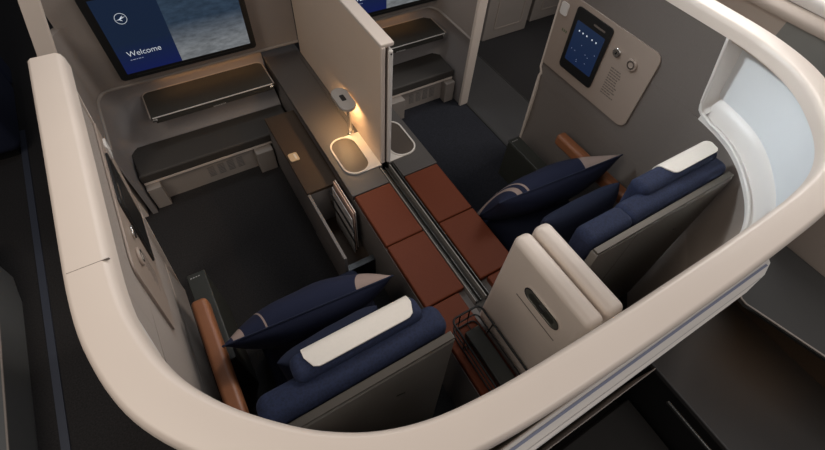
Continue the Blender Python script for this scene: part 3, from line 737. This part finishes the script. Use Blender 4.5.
soft('pillow', 'plump navy pillow with beige corner in front of the lower left seat', 'pillow', (0.080, 0.68, 0.425), (R_(-66), R_(0), R_(-4)), 0.585, 0.30, 0.175, pillow_mat(1, 0.235, (0.275, 0.31, 0.20, 0.206)), 'navy pillows', pinch=0.08, pu=1.7)
soft('pillow', 'navy pillow with beige stripes leaning on the right seat beside the russet pads', 'pillow', (1.235, 0.715, 0.425), (R_(-66), R_(0), R_(-4)), 0.665, 0.30, 0.18, pillow_mat(2, 0.205, (0.262, 0.290, 0.225, 0.236)), 'navy pillows', pinch=0.06, pu=1.7)
soft('lumbar_cushion', 'small plain navy cushion between the left seat headrest and its pillow', 'cushion', (0.085, 0.475, 0.50), (R_(80), 0, R_(3)), 0.34, 0.24, 0.09, NAVYD, 'plain navy lumbar cushions', pw=5)
soft('lumbar_cushion', 'small plain navy cushion behind the striped pillow on the right seat', 'cushion', (1.19, 0.49, 0.47), (R_(80), 0, R_(0)), 0.42, 0.24, 0.09, NAVYD, 'plain navy lumbar cushions', pw=5)

# ------------------------------------------------------------ armrests and stowage boxes
o = rounded_block(MB(), -0.294, -0.236, 0.36, 0.925, 0.362, 0.425, 0.018).build('armrest', TAN, None); tag(o, 'cognac brown armrest between the left wall and the lower left seat', 'armrest', 'cognac armrests')
o = rounded_block(MB(), 1.530, 1.588, 0.42, 0.965, 0.355, 0.42, 0.018).build('armrest', TAN, None); tag(o, 'cognac brown armrest along the right wall behind the striped pillow', 'armrest', 'cognac armrests')
def stow(x0, x1, y0, y1, z, label):
    t = thing('stowage_box', label, 'storage box', ((x0+x1)/2, (y0+y1)/2, 0), 'dark stowage boxes')
    MB().box(x0, x1, y0, y1, 0.0, z-0.012, 0.006).build('body', BOXM, t)
    MB().box(x0-0.002, x1+0.002, y0, y1, z-0.0115, z, 0.004).build('lid', BOXM, t)
    mk = MB()
    for k in range(4): mk.box(x0+0.010+0.010*k, x0+0.016+0.010*k, y1-0.022, y1-0.019, z, z+0.0008)
    mk.build('lid_marking', PAPERG, t, smooth=False)
stow(-0.288, -0.222, 0.68, 1.085, 0.350, 'narrow dark stowage box ahead of the left cognac armrest')
stow(1.41, 1.48, 0.90, 1.15, 0.27, 'narrow dark stowage box by the doorway, ahead of the striped pillow')

# ------------------------------------------------------------ upright cream privacy panels at the back of the console
def up_panel(x0, x1, label, latch):
    t = thing('privacy_panel', label, 'panel', ((x0+x1)/2, 0.23, 0.405), 'upright cream panels')
    rounded_block(MB(), x0, x1, 0.068, 0.372, 0.4055, 0.948, 0.021).build('panel', CREAM, t)
    if latch:
        M = frame((x0, 0.195, 0.828), (0, -1, 0), (0, 0, 1))        # local z = -X
        def st(a, b_): return rrect(-a, a, -b_, b_, b_*0.98, 8)
        l = MB().prism(st(0.066, 0.0215), -0.001, 0.003, M, 0.001).build('latch_plate', mat('latch_gunmetal', (0.12, 0.12, 0.10), 0.45, metal=0.3), t)
        ring(st(0.069, 0.0245), st(0.065, 0.0205), -0.001, 0.0042, M).build('latch_ring', METAL, l)
        MB().prism(st(0.050, 0.012), 0.003, 0.0045, M).build('latch_recess', BOXM, l, smooth=False)
        MB().prism(rrect(-0.010, 0.012, -0.010, 0.010, 0.003), 0.0045, 0.009, M, 0.001).build('latch_button', DMETAL, l)
        MB().prism(rrect(-0.085, 0.080, -0.068, -0.064, 0.0015, 3), -0.001, 0.0008, M).build('slot_line', PRINT, t, smooth=False)
    return t
up_panel(0.604, 0.662, 'upright cream panel with dark oval latch beside the wire rack', True)
up_panel(0.674, 0.732, 'plain upright cream panel right of the one with the oval latch', False)

# ------------------------------------------------------------ black wire rack
rk = thing('wire_rack', 'black wire literature rack on the console between left seat and cream panel', 'rack', (0.53, 0.24, 0.405))
def rloop(x0, x1, y0, y1, z, r=0.02): return [(p[0], p[1], z) for p in rrect(x0, x1, y0, y1, r, 5)]
MB().tube(rloop(0.472, 0.592, 0.085, 0.372, 0.515), 0.004, closed=True).build('top_loop', RACKM, rk)
MB().tube(rloop(0.478, 0.588, 0.089, 0.366, 0.458), 0.003, closed=True).build('lower_loop', RACKM, rk)
MB().tube(rloop(0.482, 0.585, 0.092, 0.362, 0.410), 0.003, closed=True).build('bottom_loop', RACKM, rk)
for x in (0.51, 0.55):
    MB().tube([(x, 0.372, 0.515), (x, 0.366, 0.458), (x, 0.36, 0.411), (x, 0.095, 0.411), (x, 0.086, 0.458), (x, 0.085, 0.515)], 0.0025).build('wire', RACKM, rk)
for y in (0.29,):
    MB().tube([(0.472, y, 0.515), (0.479, y, 0.458), (0.486, y, 0.411), (0.583, y, 0.411), (0.588, y, 0.458), (0.592, y, 0.515)], 0.0025).build('wire', RACKM, rk)
o = MB().box(0.515, 0.575, 0.11, 0.33, 0.4135, 0.44, 0.004).build('leaflet_pouch', BOXM, None)
tag(o, 'dark pouch lying in the black wire rack', 'pouch')

# ------------------------------------------------------------ things of the row behind (bottom right of the picture)
rt = thing('rear_console', 'broad charcoal console top of the row behind, lower right', 'console', (1.35, -0.7, 0))
MB().box(1.055, 1.60, -1.3, -0.075, 0.375, 0.40, 0.006).build('top', REARTOP, rt)
MB().box(1.065, 1.59, -1.3, -0.10, 0.0, 0.375).build('body', BLACK, rt, smooth=False)
MB().box(1.000, 1.010, -0.9, -0.21, 0.385, 0.40, 0.004).build('grab_rail', DMETAL, rt)
MB().box(0.62, 1.054, -1.3, -0.16, 0.0, 0.12, 0.005).build('footwell_floor', mat('near_black_floor', (0.012, 0.010, 0.008), 0.8), rt)
MB().box(0.30, 1.054, -0.113, -0.110, 0.0, 0.40).build('footwell_edge', BASEP, rt, smooth=False)
rs = thing('rear_side_table', 'grey rounded side table with pale rim raised over the rear console', 'table', (1.5, -0.25, 0.40))
tbl = [(1.275, -0.05), (1.268, -0.085), (1.285, -0.105), (1.315, -0.50), (1.60, -0.60), (1.60, -0.01), (1.40, -0.01)]
tblp = [(1.60, -0.70), (1.60, 0.0), (1.42, 0.005), (1.32, -0.045), (1.285, -0.062), (1.270, -0.078), (1.267, -0.098), (1.275, -0.125), (1.33, -0.33), (1.42, -0.7)]
MB().prism(tblp, 0.68, 0.70, I4, 0.003).build('tabletop', mat('slate_grey_laminate', (0.048, 0.047, 0.046), 0.5, 0.04, 40), rs)
MB().tube([(p[0], p[1], 0.699) for p in tblp[3:]], 0.0028).build('pale_rim', BASEP, rs)
MB().box(1.54, 1.60, -0.60, -0.02, 0.4005, 0.679).build('pedestal', SHELFB, rs, smooth=False)
MB().box(1.534, 1.539, -0.5, -0.12, 0.66, 0.675).build('light_strip', GLOW, rs, smooth=False)
rw = thing('rear_suite_wall', 'beige side wall of the suite behind with slim white top edge', 'wall', (1.63, -0.5, 0))
MB().box(1.605, 1.635, -1.3, 0.085, 0.0, 0.90).build('wall_face', BEIGEW, rw, smooth=False)
MB().box(1.600, 1.645, -1.3, 0.09, 0.9005, 0.93, 0.01).build('top_edge', WHITEP, rw)

# ------------------------------------------------------------ suite across the right aisle (top right)
ra = thing('neighbour_suite_shell', 'curved beige and grey-green suite shell across the aisle, top right corner', 'wall', (2.4, 0.7, 0))
npth = [(2.45, 0.12), (2.36, 0.28), (2.31, 0.46), (2.295, 0.65), (2.29, 0.9), (2.29, 1.3)]
npth2 = interp(npth, 4)
MB().sweep([p for p in npth2 if p[1] >= 0.645][::-1], [(0, 0), (0, 1.0), (0.04, 1.0), (0.04, 0)]).build('front_face', BEIGEW, ra, angle=60)
MB().sweep([p for p in npth2 if p[1] <= 0.655][::-1], [(0, 0), (0, 1.0), (0.04, 1.0), (0.04, 0)]).build('side_face', GGREEN, ra, angle=60)
MB().sweep(npth2[::-1], [(-0.012, 1.0), (-0.016, 1.015), (-0.006, 1.03), (0.02, 1.04), (0.07, 1.04), (0.09, 1.02), (0.09, 1.0)]).build('cap_rail', BEIGEW, ra, angle=60)
MB().sweep(npth2[::-1], [(0.06, 1.041), (0.055, 1.07), (0.075, 1.09), (0.16, 1.095), (0.30, 1.095), (0.30, 1.041)]).build('shell_top', WHITEP, ra, angle=60)
# cabinets beyond the doorway
def cabinet(x0, x1, y0, label):
    t = thing('aisle_cabinet', label, 'cabinet', ((x0+x1)/2, y0+0.2, 0), 'cabinets across the aisle')
    MB().box(x0, x1, y0, y0+0.4, 0.0, 1.0, 0.006).build('body', BASEP, t)
    M = frame((x0, y0, 0), (1, 0, 0), (0, 0, 1))
    w_ = x1-x0
    ring(rrect(0.09, w_-0.07, 0.075, 0.92, 0.02), rrect(0.10, w_-0.08, 0.085, 0.91, 0.015), 0, 0.004, M).build('door_moulding', BEIGEW, t, smooth=False)
cabinet(2.13, 2.56, 2.30, 'beige cabinet with framed door seen through the right doorway')
cabinet(2.66, 3.3, 2.36, 'darker cabinet to the right of the framed one, top edge of picture')

# ------------------------------------------------------------ seats across the left aisle
la = thing('chair_shell', 'grey plastic seat shell across the left aisle at the picture edge', 'seat', (-1.4, 1.1, 0))
pl = [(-1.9, 0.3), (-1.05, 0.3), (-1.02, 0.75), (-1.02, 1.55), (-1.04, 1.70), (-1.10, 1.82), (-1.9, 2.05)]
MB().prism(pl, 0, 0.16, I4, 0.01).build('lower_shell', mat('graphite_shell', (0.14, 0.145, 0.145), 0.5, 0.04, 20), la)
MB().tube([(p[0]-0.0, p[1], 0.16) for p in pl[:-1]], 0.004).build('edge_line', BASEP, la)
pl2 = [(-1.9, 0.35), (-1.20, 0.35), (-1.165, 0.75), (-1.165, 1.35), (-1.22, 1.55), (-1.9, 1.7)]
MB().prism(pl2, 0.161, 0.20, I4, 0.01).build('upper_shell', mat('graphite_shell_dark', (0.06, 0.06, 0.06), 0.5, 0.04, 20), la)
MB().tube([(p[0], p[1], 0.20) for p in pl2[:-1]], 0.003).build('inner_line', BASEP, la)
ls = thing('dark_armchair', 'very dark navy seat across the left aisle at the top left corner', 'seat', (-1.35, 2.9, 0))
rounded_block(MB(), -1.75, -0.90, 2.50, 3.1, 0.05, 0.30, 0.05).build('seat_cushion', NAVYD, ls)
rounded_block(MB(), -1.75, -0.90, 3.1, 3.3, 0.05, 1.0, 0.05).build('backrest', NAVYD, ls)
MB().box(-1.70, -0.95, 2.55, 3.25, 0.0, 0.06).build('base', BLACK, ls, smooth=False)
